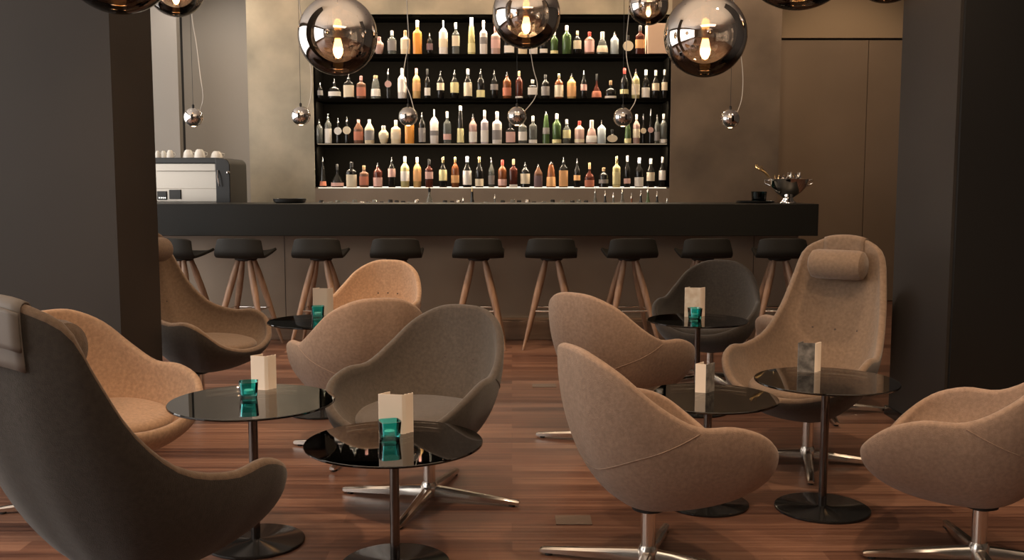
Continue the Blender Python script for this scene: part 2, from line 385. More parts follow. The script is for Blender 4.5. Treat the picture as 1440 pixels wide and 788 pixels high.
def bottle(x, y, z, wd, h, shape, glass, lab, cap, label, group, rot=0):
    prof, sup, ky, c0 = SHAPES[shape]; R = wd / 2
    root = empty('liquor_bottle', (x, y, z), rot, label, 'bottle', group)
    pr_ = [(r * R, zz * h) for r, zz in prof if zz <= c0 + .03]
    pr_.append((interp(prof, c0) * R, c0 * h)) if pr_[-1][1] < c0 * h else None
    MB().lathe(pr_, 16, sup=sup, ky=ky).build('glass_body', GL[glass], root)
    rc = interp(prof, c0) * R + .0012
    ck = {'w': 'c_white', 'm': 'c_metal', 'k': 'c_black', 'c': 'c_cork', 'r': 'c_red', 'g': 'c_gold', 'p': 'c_pink', 'b': 'c_blue'}[cap]
    if cap == 'm': rp_ = [(rc, c0 * h - .004), (rc, c0 * h + .006), (.0045, c0 * h + .012), (.0032, h)]
    else: rp_ = [(rc, (c0 - .04) * h), (rc * 1.02, h * .985), (rc * .8, h)]
    MB().lathe(rp_, 12).build('cap' if cap != 'm' else 'pourer', ck, root)
    if lab:
        col, a, b = lab
        if shape == 'medallion':
            m_ = MB(); rr = R * 1.0; zc = h * (a + b) / 2; n = 16; rz_ = min(rr, h * (b - a) / 2)
            vs = [(rr * math.cos(2 * PI * k / n), yy, zc + rz_ * math.sin(2 * PI * k / n)) for yy in (-R * .62, -R * .3) for k in range(n)]
            m_.add(vs, [tuple(range(n)), tuple(reversed(range(n, 2 * n)))] + [(k, k + n, (k + 1) % n + n, (k + 1) % n) for k in range(n)])
            m_.build('medallion_label', 'l_' + col, root)
        else:
            k = 4; zs = [a + (b - a) * i / k for i in range(k + 1)]
            n = 16; vs = []; fs = []; cols = [i for i in range(n) if math.sin(2 * PI * (i + .5) / n) < .15]
            cols = [i for i in range(7, 17)]
            for zf in zs:
                r = interp(prof, zf) * R + .0015
                for i in cols:
                    an = 2 * PI * (i + .5) / n; ca, sa = math.cos(an), math.sin(an); q = (abs(ca) ** sup + abs(sa) ** sup) ** (-1 / sup)
                    vs.append((r * q * ca, r * q * sa * ky, zf * h))
            L = len(cols)
            for j in range(k):
                for i in range(L - 1): fs.append((j * L + i, j * L + i + 1, (j + 1) * L + i + 1, (j + 1) * L + i))
            MB().add(vs, fs).build('paper_label', 'l_' + col, root)
    return root
CAPN = {'w': 'white cap', 'm': 'thin metal pourer', 'k': 'black cap', 'c': 'cork stopper', 'r': 'red cap', 'g': 'gold cap', 'p': 'pink cap', 'b': 'pale blue cap'}
ROWS = [
 # px, width px, top y, shape, glass, label, cap
 [(533,13,52,'gem','pink',None,'p'),(551,11,43,'square','clear',('grey',.15,.58),'w'),(570,12,43,'square','cream',('cream',.2,.55),'c'),
  (587,11.5,29,'square','orange',None,'w'),(604,8,46,'round','dark',('purple',.2,.5),'m'),(623.5,11.5,29,'pointed','white',('cream',.2,.45),'w'),
  (641,9.5,32,'square','clear',('cream',.25,.58),'w'),(663,10,24,'tapered','yellow',('yellow',.05,.3),'w'),(680,10,29,'square','white',('grey',.3,.5),'w'),
  (697,12,36,'square','pink',('pink',.2,.5),'p'),(716,13,36,'square','dark',('white',.05,.3),'w'),(735,12,34,'square','cream',None,'w'),
  (750,11,34,'square','white',None,'w'),(764.5,10,38,'square','dark',('white',.05,.2),'w'),(779.5,10,44,'round','green',('yellow',.02,.15),'w'),
  (797,12.5,36,'round','green',None,'w'),(812,10.5,43,'round','dark',('cream',.22,.58),'c'),(829,13,45,'round','brown',('pink',.08,.6),'r'),
  (847,15,45,'bell','clear',('cream',.08,.38),'w'),(864.5,11,44,'round','frosted',None,'m'),(883,14,50,'medallion','dark',('cream',.15,.7),'k'),
  (900,12,36,'square','red',('orange',.2,.5),'k')],
 [(450,7,116,'round','dark',('grey',.2,.5),'m'),(470,16,110,'squat','dark',('white',.12,.34),'m'),(490.5,13,105,'square','dark',('cream',.06,.55),'m'),
  (508,11.5,107,'square','brown',('red',.1,.5),'p'),(528,13,106,'tapered','clear',('white',.1,.42),'c'),(546,9,97,'medallion','dark',('pink',.35,.62),'m'),
  (565.5,11.5,96,'round','white',('white',.2,.5),'w'),(585.5,10.5,96,'round','golden',('orange',.25,.52),'p'),(601,7.5,97,'wine','dark',('white',.1,.36),'k'),
  (619.5,9.5,100,'round','dark',('cream',.30,.56),'m'),(639,11,98,'wine','dark',('yellow',.2,.56),'m'),(658,11,97,'wine','dark',('cream',.08,.54),'w'),
  (676,11,97,'wine','dark',('yellow',.04,.28),'m'),(695,10,98,'wine','dark',('grey',.3,.5),'m'),(713,11.5,101,'round','amber',('red',.1,.4),'m'),
  (730,10,100,'round','red',('white',.01,.08),'c'),(749,12.5,112,'square','dark',('white',.2,.58),'w'),(767,11,105,'round','dark',('grey',.12,.5),'k'),
  (786,11.5,104,'round','amber',('cream',.06,.54),'g'),(804,12,103,'round','golden',('orange',.08,.5),'m'),(821,8,99,'wine','dark',('pink',.28,.5),'m'),
  (839,13,104,'decanter','red',('red',.05,.3),'k'),(859,15,113,'squat','dark',('white',.02,.14),'c'),(878,11,96,'wine','dark',('yellow',.15,.3),'r'),
  (894,10.5,97,'round','yellow',('cream',.12,.48),'m'),(908.5,10.5,98,'wine','dark',('white',.04,.38),'w'),(922,9.5,99,'wine','dark',('cream',.28,.54),'w'),
  (934.5,8,98,'wine','dark',('cream',.28,.56),'w')],
 [(449,10,168,'round','clear',None,'m'),(461,9,160,'round','clear',('white',.02,.5),'m'),(475.5,10,166,'medallion','dark',('white',.30,.68),'m'),
  (488,10.5,164,'medallion','dark',('cream',.32,.66),'m'),(504,12,168,'lantern','brown',('brown' if False else 'red',.14,.5),'p'),(519.5,12,168,'lantern','cream',('grey',.14,.54),'w'),
  (539.5,13,177,'gem','cream',('cream',.25,.6),'w'),(556.5,12.5,169,'square','cream',('cream',.2,.5),'w'),(576,12,160,'square','orange',None,'w'),
  (593.5,9,158,'round','dark',('grey',.05,.5),'m'),(610.5,11,154,'pointed','white',('grey',.24,.38),'w'),(629,10,157,'square','clear',('pink',.12,.3),'w'),
  (647.5,9,149,'tapered','dark',('yellow',.03,.4),'w'),(665,10.5,160,'round','pink',('white',.05,.4),'m'),(681.5,10,155,'square','lilac',('white',.05,.4),'w'),
  (699,12.5,157,'square','white',('grey',.12,.42),'w'),(718,12,172,'square','dark',('pink',.06,.55),'k'),(735,11,165,'square','clear',('white',.12,.45),'w'),
  (749.5,10.5,163,'square','clear',('white',.02,.14),'w'),(768,10,157,'tapered','green',('grey',.3,.5),'m'),(783,12,160,'round','green',('yellow',.02,.14),'w'),
  (797,10.5,168,'wine','clear',('yellow',.22,.56),'w'),(815,13,170,'round','pink',('cream',.05,.2),'r'),(832,15,169,'bell','pink',('white',.05,.34),'w'),
  (846,11,169,'pointed','frosted',None,'m'),(861,14,182,'medallion','dark',('cream',.10,.62),'k'),(883,9,166,'tapered','green',('yellow',.02,.2),'w'),
  (895,9,161,'round','pink',('cream',.2,.5),'w'),(905,7.5,160,'medallion','dark',('cream',.30,.56),'m'),(915,7.5,153,'medallion','dark',('pink',.28,.5),'m'),
  (924,7,161,'round','clear',('grey',.1,.4),'m'),(933.5,10,160,'round','clear',('white',.02,.15),'w')],
 [(454,10,221,'spire','dark',('red',.05,.2),'m'),(474,17,231,'decanter','dark',('pink',.05,.2),'k'),(494.5,13,228,'square','dark',('cream',.02,.5),'k'),
  (512,11.5,233,'square','brown',('red',.1,.5),'c'),(531,12,229,'round','red',('pink',.04,.4),'m'),(551,9.5,221,'round','dark',('pink',.34,.62),'m'),
  (569.5,11.5,220,'round','yellow',('white',.2,.52),'w'),(586.5,10.5,221,'round','golden',('orange',.2,.55),'w'),(603.5,10,224,'square','red',('pink',.3,.55),'k'),
  (623,10.5,221,'wine','dark',('yellow',.22,.58),'g'),(640,10.5,221,'round','amber',('orange',.15,.4),'g'),(657,11.5,220,'wine','dark',('white',.08,.54),'b'),
  (674,11,221,'wine','dark',('cream',.04,.28),'g'),(691,8,222,'wine','clear',('grey',.1,.4),'m'),(706.5,11.5,225,'round','amber',('pink',.06,.3),'r'),
  (722,10.5,224,'square','red',('white',.01,.1),'c'),(738.5,12.5,228,'round','dark',('cream',.14,.54),'m'),(757,11,231,'lantern','brown',('purple',.02,.5),'m'),
  (775,12.5,227,'tapered','amber',('orange',.04,.4),'m'),(792.5,11.5,221,'square','dark',('orange',.03,.56),'m'),(811.5,8.5,223,'wine','dark',('orange',.24,.42),'m'),
  (829,12.5,229,'squat','red',('red',.03,.3),'c'),(849,12.5,236,'round','dark',('grey',.2,.4),'c'),(867,10,220,'square','yellow',('yellow',.1,.5),'g'),
  (882,8.5,219,'wine','dark',('pink',.12,.28),'w'),(899,11.5,222,'wine','dark',('white',.03,.34),'b'),(915,10.5,223,'wine','dark',('cream',.22,.52),'w'),
  (931.5,9,221,'wine','dark',('white',.24,.56),'w')],
]
WORD = {'round': 'cylindrical', 'square': 'square-bodied', 'wine': 'wine-shaped', 'pointed': 'point-shouldered', 'tapered': 'tapering', 'bell': 'bell-shaped', 'squat': 'squat', 'spire': 'cone-shaped', 'lantern': 'sloping-shouldered', 'decanter': 'wide-based', 'gem': 'rounded', 'medallion': 'slim'}
RN = ['top', 'second', 'third', 'bottom']
YBOT = 9.66
for ri, row in enumerate(ROWS):
    n = len(row)
    for bi, (px, wp, ty, shp, gl, lb, cp) in enumerate(row):
        zbase = SZ[ri]; p = at(px, (ty + ROWY[ri]) / 2, YBOT); sx = (at(px + 1, ty, YBOT).x - at(px, ty, YBOT).x)
        h = at(px, ty, YBOT).z - zbase
        ordn = (ORD[bi] + ' from left') if bi < (n + 1) // 2 else (ORD[n - 1 - bi] + ' from right')
        lt = (' with ' + {'cream': 'cream', 'white': 'white', 'yellow': 'yellow', 'orange': 'orange', 'red': 'reddish', 'grey': 'grey', 'pink': 'pinkish', 'purple': 'purple', 'black': 'black'}[lb[0]] + ' label') if lb else ''
        txt = f"{gl} {WORD[shp]} bottle{lt} and {CAPN[cp] if cp not in 'mb' else ('metal pourer' if cp == 'm' else 'blue cap')}, {ordn} on {RN[ri]} shelf" if lb else f"{gl} {WORD[shp]} bottle with {CAPN[cp] if cp not in 'mb' else ('metal pourer' if cp == 'm' else 'blue cap')}, {ordn} on {RN[ri]} shelf"
        bottle(p.x, YBOT + (.015 if (bi % 3 == 1) else 0), zbase, wp * sx * 1.05, h, shp, gl, lb, cp, txt, f'bottles on the {RN[ri]} shelf')
# beige box at the right end of the top shelf
b0 = at(910, 77, 9.62); b1 = at(942, 33, 9.62)
o = MB().box(b0.x, min(b1.x, nr - .03), 9.60, 9.78, SZ[0], b1.z).build('storage_box', 'beige_box', None, False, .004)
tag(o, 'plain beige box at the right end of the top bottle shelf', 'box')

# things on the work counter, tops peeping over the bar
def work_item(px, ty, kind, name, label, cat, group=None, wp=8):
    Y = 8.72; p = at(px, 287, Y); top = at(px, ty, Y).z; h = top - WZ; r = wp * .5 * Y / F
    root = empty(name, (p.x, Y, WZ), 0, label, cat, group)
    return root, h, r
r_, h, r = work_item(604, 264, '', 'decanter', 'clear glass bottle with dark stopper on the work counter behind the bar', 'bottle', wp=11)
MB().lathe([(r * .9, 0), (r, .01), (r, h * .55), (r * .75, h * .66), (r * .3, h * .8), (r * .28, h * .9)], 16).build('glass_body', 'b_clear', r_)
MB().lathe([(r * .32, h * .88), (r * .36, h * .98), (r * .2, h)], 12).build('stopper', 'b_dark', r_)
r_, h, r = work_item(664, 262, '', 'wine_bottle', 'dark wine bottle with thin pourer standing alone behind the bar', 'bottle', wp=9)
MB().lathe([(r, 0), (r, h * .5), (r * .45, h * .66), (r * .38, h * .86)], 16).build('glass_body', 'b_dark', r_)
MB().lathe([(r * .4, h * .85), (r * .12, h * .9), (r * .1, h)], 10).build('pourer', 'c_gold', r_)
for i, (px, ty, wp, col) in enumerate([(837, 263, 8, 'b_clear'), (851, 268, 8, 'b_dark'), (862.5, 271, 8, 'b_clear'), (875, 264, 9, 'b_clear'), (888, 272, 8, 'b_amber'),
                              (901, 268, 8, 'b_dark'), (911, 262, 8, 'b_green'), (924, 269, 8, 'b_dark'), (938, 279, 8, 'b_dark'), (651, 277, 7, 'b_dark'), (696, 273, 8, 'b_clear')]):
    lab = ('slim %s speed-rail bottle with pourer behind the bar, %s' % ({'b_clear': 'clear', 'b_dark': 'dark', 'b_amber': 'amber', 'b_green': 'green'}[col],
           (ORD[i] + ' from left in the right-hand row') if i < 9 else ('just left of the dark wine bottle' if i == 9 else 'right of the dark wine bottle')))
    r_, h, r = work_item(px, ty, '', 'pourer_bottle', lab, 'bottle', 'pourer bottles behind the bar', wp)
    MB().lathe([(r, 0), (r, h * .45), (r * .9, h * .55), (r * .36, h * .72), (r * .3, h * .86)], 12).build('glass_body', col, r_)
    MB().lathe([(r * .36, h * .84), (r * .36, h * .88), (r * .16, h * .90), (r * .12, h)], 8).build('pourer', 'c_metal', r_)
# row of upturned glasses and tools along the work counter
g0 = None; k = 0
px = 452
while px < 832:
    if not (594 < px < 614 or 645 < px < 672 or 688 < px < 704):
        ty = 285 - random.choice([1.6, 2.4, 3.2, 4.2]); Y = 8.66; p = at(px, 287, Y)
        hh = at(px, ty, Y).z - WZ
        mt = random.choice(['b_clear', 'b_dark', 'b_dark', 'steel'])
        o = MB().lathe([(.021, 0), (.024, .01), (.027, hh * .5), (.020, hh * .97), (.016, hh)], 12).build('cocktail_shaker' if mt == 'steel' else 'tumbler', mt)
        o.location = (p.x, Y, WZ)
        kk = {'b_clear': ('clear glass tumbler', 'glass'), 'b_dark': ('dark glass tumbler', 'glass'), 'steel': ('small steel cocktail shaker', 'shaker')}[mt]
        tag(o, kk[0] + ' in the long row along the work counter behind the bar', kk[1], kk[0] + 's along the work counter')
        k += 1
    px += random.choice([9, 10, 12, 14])
# low dark tray on the left of the counter
p0 = at(385, 287, 8.2); p1 = at(430, 280, 8.2)
o = MB().lathe([(.11, 0), (.13, .01), (.135, .035), (.128, .035), (.12, .012)], 32).build('bar_tray', 'plastic_black'); o.location = ((p0.x + p1.x) / 2, 8.2, ctop)
tag(o, 'low round black tray on the left part of the bar counter', 'tray')

# ------------------------------------------------------------------ espresso machine
EY = 8.6
e0 = at(200, 287, EY); e1 = at(318, 222, EY); ezt = at(300, 223, EY).z
mach = empty('espresso_machine', (-2.95, EY, WZ), 0, 'steel espresso machine with dark side cheek and cups on top at left end of bar', 'espresso machine')
def ep(name, x0, x1, y0, y1, z0, z1, mat, bevel=.004, par=None):
    return MB().box(x0 + 2.95, x1 + 2.95, y0 - EY, y1 - EY, z0 - WZ, z1 - WZ).build(name, mat, par or mach, False, bevel)
ex = lambda px: at(px, 250, EY).x
ez = lambda py: at(300, py, EY).z
MB().box(-2.95 - .75, -2.05, -.3, .3, WZ - .04, WZ)  # support slab
wt2 = tag(MB().box(-3.75, -3.23, 8.36 + .08, 9.05, 0, WZ).build('machine_cabinet', 'black_matt', None, False, .003), 'low dark cabinet carrying the espresso machine behind the counter', 'cabinet')
ep('body', ex(190), ex(306), EY, EY + .45, WZ + .03, ez(230), 'steel_panel')
ep('top_tray', ex(190), ex(310), EY - .05, EY + .45, ez(230), ez(222), 'plastic_black')
ep('upper_panel', ex(222), ex(305), EY - .03, EY, ez(241), ez(230), 'steel_panel')
ep('lower_panel', ex(190), ex(305), EY - .02, EY, ez(284), ez(265), 'steel_panel')
ep('control_pad', ex(222), ex(235), EY - .035, EY - .02, ez(281), ez(269), 'plastic_black', .002)
ep('control_pad', ex(239), ex(255), EY - .035, EY - .02, ez(280), ez(267), 'plastic_black', .002)
for k in range(4):
    x = ex(224.5 + k * 2.8); ep('push_button', x, x + .006, EY - .038, EY - .035, ez(279), ez(277.5), 'indicator', 0)
# side cheek with rounded upper corner
ch = MB(); ax, bx_ = ex(307), ex(327); zt_, zb_ = ez(223), WZ; rr = .06
pts = [(ax, zb_), (bx_, zb_)] + [(bx_ - rr + rr * math.cos(a), zt_ - rr + rr * math.sin(a)) for a in [PI / 2 * i / 8 for i in range(9)]] + [(ax, zt_)]
n = len(pts)
vs = [(x + 2.95, -.08, z - WZ) for x, z in pts] + [(x + 2.95, .46, z - WZ) for x, z in pts]
ch.add(vs, [tuple(range(n)), tuple(reversed(range(n, 2 * n)))] + [(i, i + n, (i + 1) % n + n, (i + 1) % n) for i in range(n)])
ch.build('side_cheek', 'plastic_black', mach, True, .006)
MB().lathe([(.0, 0), (.018, .004), (.02, .012), (.0, .02)], 16).build('steam_knob', 'chrome', mach, loc=(ex(325) + 2.95, -.09, ez(245) - WZ)).scale = (.8, .8, 1.6)
MB().tube([(ex(311) + 2.95, -.09, ez(240) - WZ), (ex(312) + 2.95, -.13, ez(250) - WZ), (ex(314) + 2.95, -.12, ez(262) - WZ)], .006).build('steam_wand', 'dark_chrome', mach)
# cups upside down on the machine
cup_l = ['leftmost of the white upturned cups on the espresso machine', 'second white upturned cup from left on the espresso machine', 'third white upturned cup from left on the espresso machine',
         'large white cup in the middle of the espresso machine top', 'large white cup right of the middle on the espresso machine', 'rightmost white cup on the espresso machine top']
for i, (px, wp, hp) in enumerate([(222, 8, 10), (229, 9, 10), (239.5, 11, 11), (264, 16, 11.5), (281, 17, 12), (304, 18, 9.5)]):
    Y = EY + .08; p = at(px, 222, Y); k = Y / F; R = wp * k * .46; H = hp * k
    root = empty('coffee_cup', (p.x, Y + (.02 if i % 2 else 0), ez(222)), random.random() * .6, cup_l[i], 'cup', 'cups on the espresso machine')
    MB().lathe([(R, 0), (R * .98, H * .2), (R * .86, H * .6), (R * .6, H * .93), (R * .5, H * .94), (R * .46, H)], 24).build('cup_bowl', 'cup_white', root)
    MB().tube([(R * .95 * math.cos(0), -.0, H * .25), (R * 1.3, 0, H * .35), (R * 1.3, 0, H * .6), (R * .75, 0, H * .75)], .003, 8).build('cup_handle', 'cup_white', root)

# ------------------------------------------------------------------ champagne bowl, tray and teal glass at the right end
BYc = 8.1; k = BYc / F
p = at(1108, 287, BYc)
bowl = empty('champagne_bowl', (p.x, BYc, ctop), 0, 'polished footed silver champagne bowl filled with small decorations on the right counter end', 'bowl')
MB().lathe([(.062, 0), (.070, .003), (.066, .012), (.050, .022), (.040, .045), (.055, .055), (.10, .085), (.14, .13), (.158, .185), (.163, .195), (.158, .197), (.150, .185), (.132, .135), (.09, .095), (.02, .075)], 48).build('bowl_body', 'chrome', bowl)
for s in (-1, 1):
    MB().tube([(s * .155, 0, .18), (s * .19, 0, .19), (s * .195, 0, .16), (s * .15, 0, .14)], .006).build('handle', 'chrome', bowl)
deco_l = 'small gilded stopper among many heaped in the silver champagne bowl'
random.seed(3)
for i in range(13):
    a = i * 2.4; rr_ = .022 + .0265 * math.sqrt(i)
    o = MB().lathe([(.002, 0), (.012, .006), (.016, .02), (.012, .034), (.005, .04), (.004, .052), (.008, .056), (.002, .064)], 12).build('bottle_stopper', ('brass', 'dark_chrome', 'chrome')[i % 3])
    o.location = (p.x + rr_ * math.cos(a), BYc + rr_ * math.sin(a), ctop + .165 + .012 * (i % 3)); o.rotation_euler = (.25 * math.sin(a * 2), .25 * math.cos(a * 3), 0)
    tag(o, 'small metal bottle stopper among many heaped in the silver champagne bowl', 'bottle stopper', 'stoppers in the champagne bowl')
tw = MB()
for i in range(9):
    a = random.uniform(-.4, .5); L = random.uniform(.09, .16)
    q = Vector((-.155, random.uniform(-.03, .03), .205)); d = Vector((-math.cos(a) * .6, random.uniform(-.3, .3), .5 + .3 * math.sin(a))).normalized() * L
    tw.tube([q, q + d * .5 + Vector((0, 0, .012)), q + d, q + d + Vector((.012, 0, .01)), q + d + Vector((.02, 0, -.004))], .0028, 6)
tw.build('dried_twigs', 'brass', None).location = (p.x, BYc, ctop); 
o = bpy.data.objects['dried_twigs']; tag(o, 'bunch of thin curled dark twigs leaning out of the silver bowl', 'twigs')
p2 = at(1064, 286, BYc)
o = MB().lathe([(.12, 0), (.15, .006), (.155, .018), (.148, .018), (.14, .008)], 40).build('serving_tray', 'plastic_black'); o.location = (p2.x, BYc + .05, ctop)
tag(o, 'flat dark round tray under the teal glass beside the silver bowl', 'tray')
p3 = at(1080, 284, BYc)
o = MB().lathe([(.05, 0), (.058, .004), (.064, .085), (.061, .085), (.054, .012), (.01, .010)], 32).build('teal_bowl', 'teal_dark'); o.location = (p2.x + .03, BYc + .05, ctop + .0085)
tag(o, 'dark teal glass bowl on the tray at the right counter end', 'bowl')

# ------------------------------------------------------------------ bar stools
def make_stool():
    root = empty('bar_stool', (0, 0, 0), 0)
    # bent seat shell: low back toward the room, pan toward the bar
    U, V = 22, 22; top = []; 
    def surf(u, v):   # u across -1..1, v 0 back-top .. 1 front edge
        wdt = .186 + .012 * min(1, v * 2.2) - .006 * v
        x = wdt * u * (1 - .10 * (1 - min(1, v * 3)) * abs(u) ** 4)
        if v < .38:
            s = v / .38; y = -.185 + .015 * s; z = .125 * (1 - s ** 1.0) + .0; 
            y = -.19 + .02 * (1 - s); z = .135 - .135 * s
            y += .05 * abs(u) ** 3 * 1.0
            z -= .020 * abs(u) ** 6 * (1 - s)
            if s > .7: y += .02 * ((s - .7) / .3) ** 2
        else:
            s = (v - .38) / .62; y = -.17 + .05 * abs(u) ** 3 * (1 - s) + .36 * s; z = -.008 + .02 * s ** 2 + .03 * abs(u) ** 3 * s
            y -= .05 * abs(u) ** 4 * s
        return Vector((x, y, .71 + z))
    vs = []
    P_ = [[surf(-1 + 2 * i / U, j / V) for i in range(U + 1)] for j in range(V + 1)]
    for j in range(V + 1):
        for i in range(U + 1): vs.append(P_[j][i])
    fs = [(j * (U + 1) + i, (j + 1) * (U + 1) + i, (j + 1) * (U + 1) + i + 1, j * (U + 1) + i + 1) for j in range(V) for i in range(U)]
    o = MB().add(vs, fs).build('seat_shell', 'stool_seat', root)
    md = o.modifiers.new('thick', 'SOLIDIFY'); md.thickness = .022; md.offset = 0
    bv = o.modifiers.new('round', 'BEVEL'); bv.width = .008; bv.segments = 3; bv.limit_method = 'ANGLE'
    MB().lathe([(.07, .665), (.085, .675), (.085, .692), (.06, .70)], 24).build('seat_mount', 'black_matt', root)
    for sx in (-1, 1):
        for sy in (-1, 1):
            a = Vector((sx * .045, sy * .045, .672)); b = Vector((sx * .205, sy * .195, 0)); mid = a.lerp(b, .35)
            lg = MB(); pts = [a.lerp(b, t) for t in (0, .15, .35, .6, .85, 1)]; rad = [.018, .025, .026, .021, .014, .010]
            lg.tube(pts, rad, 12); lg.build('leg', 'stool_wood', root)
    q = .29; f = (.672 - q) / .672; hx = .045 + (.205 - .045) * f; hy = .045 + (.195 - .045) * f
    ring = []
    R_ = math.hypot(hx, hy)
    for (x0, y0, x1, y1) in ((-hx - .02, -hy, hx + .02, -hy), (-hx - .02, hy, hx + .02, hy)):
        MB().tube([(x0, y0, q), (x1, y1, q)], .007, 10).build('foot_rest', 'chrome', root)
    for s in (-1, 1): MB().tube([(s * hx, -hy, q + .006), (s * hx, hy, q + .006)], .006, 10).build('side_rail', 'chrome', root)
    return root
stool0 = make_stool(); first = True
sl = ['leftmost black bar stool, mostly behind the high-backed chair by the left pillar', 'second black bar stool from left, standing clear beside the high-backed chair',
      'third black bar stool from left, above the small table with blue glass', 'fourth black bar stool from left, legs hidden behind the peach shell chair',
      'fifth black bar stool, in the middle between the dark chair and tan chairs', 'sixth black bar stool, left of the back of the tan shell chair',
      'seventh black bar stool, legs cut by the tan shell chair rim', 'eighth black bar stool, behind the far dark chair',
      'rightmost black bar stool beside the tan high-backed chair']
for i, px in enumerate((255, 345, 451, 558.5, 673, 776, 885, 989, 1097)):
    s_ = stool0 if i == 0 else copy_tree(stool0)
    s_.location = ((px - 720) / F * 7.6, 7.6, 0); s_.rotation_euler = (0, 0, (.0, -.12, -.05, .02, .0, -.08, .1, .05, -.1)[i] + (-.3 if i == 0 else 0))
    tag(s_, sl[i] + ' at the bar' if len(sl[i].split()) < 13 else sl[i], 'bar stool', 'bar stools along the counter')

# ------------------------------------------------------------------ shell chairs
def catmull(pts, n):
    m = len(pts); out = []
    for i in range(n):
        t = i / n * m; k = int(t); f = t - k
        p0, p1, p2, p3 = (Vector(pts[(k + j - 1) % m]) for j in range(4))
        out.append(.5 * ((2 * p1) + (-p0 + p2) * f + (2 * p0 - 5 * p1 + 4 * p2 - p3) * f * f + (-p0 + 3 * p1 - 3 * p2 + p3) * f ** 3))
    return out
LOW = [(0, -.29, .742), (.115, -.28, .73), (.215, -.215, .675), (.275, -.115, .585), (.305, 0, .522), (.325, .12, .515), (.32, .235, .475), (.255, .32, .405), (.13, .355, .35), (0, .365, .335)]
HIGH0 = [(0, -.42, .995), (.11, -.415, .98), (.205, -.37, .925), (.24, -.315, .80), (.268, -.24, .665), (.30, -.12, .55), (.335, .03, .505), (.345, .15, .512), (.33, .25, .47), (.25, .32, .39), (.125, .355, .35), (0, .365, .34)]
HIGH = [(x * .945, y, z) for x, y, z in HIGH0]
BZ = .20
class Shell:
    def __init__(s, ctrl, N=72, M=20, EX=.87, th=.032):
        full = ctrl + [(-x, y, z) for x, y, z in reversed(ctrl[1:-1])]
        s.rim = catmull(full, N); s.N = N; s.M = M; s.EX = EX; s.th = th
        s.out = [[s.outer(k, t / M) for k in range(N)] for t in range(1, M + 1)]
        s.nrm = [[s.normal(k, t / M) for k in range(N)] for t in range(1, M + 1)]
    def outer(s, k, t):
        k = k % s.N; k0 = int(math.floor(k)); f = k - k0
        r = s.rim[k0].lerp(s.rim[(k0 + 1) % s.N], f) if f else s.rim[k0]
        a = t * PI / 2; rho = math.sin(a) ** s.EX; ze = 1 - math.cos(a) ** s.EX if a < PI / 2 - 1e-6 else 1
        return Vector((r.x * rho, r.y * rho, BZ + (r.z - BZ) * ze))
    def normal(s, k, t):
        e = .004; t0 = min(t, 1 - e) - e; t1 = min(t, 1 - e) if t >= 1 - e else t + e
        a = s.outer(k + .5, max(t, .05)) - s.outer(k - .5, max(t, .05)); b = s.outer(k, min(t1, .985)) - s.outer(k, min(t0, .975))
        n = a.cross(b)
        if n.length < 1e-9: return Vector((0, 0, -1))
        n.normalize(); c = s.outer(k, t) - Vector((0, 0, .9))
        return n          # direction sign fixed in inner()
    def inward(s, k, t):
        n = s.normal(k, t); p = s.outer(k, t)
        c = Vector((0, .0, 1.2)); q = Vector((p.x * .2, p.y * .2, max(p.z, .5))) - p
        if n.dot(q) < 0: n = -n
        return n
    def inner(s, k, t, extra=0): return s.outer(k, t) + s.inward(k, t) * (s.th + extra)
    def build(s, root, mo, mi):
        N, M = s.N, s.M; vs = []; fs = []
        ts = [(i / M) for i in range(1, M + 1)]
        vs.append(Vector((0, 0, BZ)))
        for t in ts:
            for k in range(N): vs.append(s.outer(k, t))
        def ring(i): return 1 + i * N
        for k in range(N): fs.append((0, 1 + (k + 1) % N, 1 + k))
        for i in range(M - 1):
            for k in range(N): fs.append((ring(i) + k, ring(i) + (k + 1) % N, ring(i + 1) + (k + 1) % N, ring(i + 1) + k))
        split = len(fs)
        # rim bead
        A = 6; last = ring(M - 1)
        tan = []
        for k in range(N):
            tt = (s.outer(k, 1) - s.outer(k, .97)).normalized(); tan.append(tt)
        prev = last
        for a in range(1, A + 1):
            st = len(vs)
            for k in range(N):
                o_ = s.outer(k, 1); i_ = s.inner(k, 1); c = (o_ + i_) / 2; an = PI * a / A
                vs.append(c + (o_ - c) * math.cos(an) + tan[k] * (s.th / 2) * math.sin(an))
            for k in range(N): fs.append((prev + k, prev + (k + 1) % N, st + (k + 1) % N, st + k))
            prev = st
        for i in range(M - 2, 0, -1):
            st = len(vs); t = ts[i]
            for k in range(N): vs.append(s.inner(k, t))
            for k in range(N): fs.append((prev + k, prev + (k + 1) % N, st + (k + 1) % N, st + k))
            prev = st
        vs.append(Vector((0, 0, BZ + s.th + .01)))
        for k in range(N): fs.append((prev + k, prev + (k + 1) % N, len(vs) - 1))
        me = bpy.data.meshes.new('shell'); me.from_pydata([tuple(v) for v in vs], [], fs)
        me.materials.append(MAT[mo]); me.materials.append(MAT[mi])
        me.polygons.foreach_set('material_index', [0 if i < split else 1 for i in range(len(fs))])
        me.polygons.foreach_set('use_smooth', [True] * len(fs)); me.update()
        o = bpy.data.objects.new('shell', me); C.objects.link(o); o.parent = root
        return o
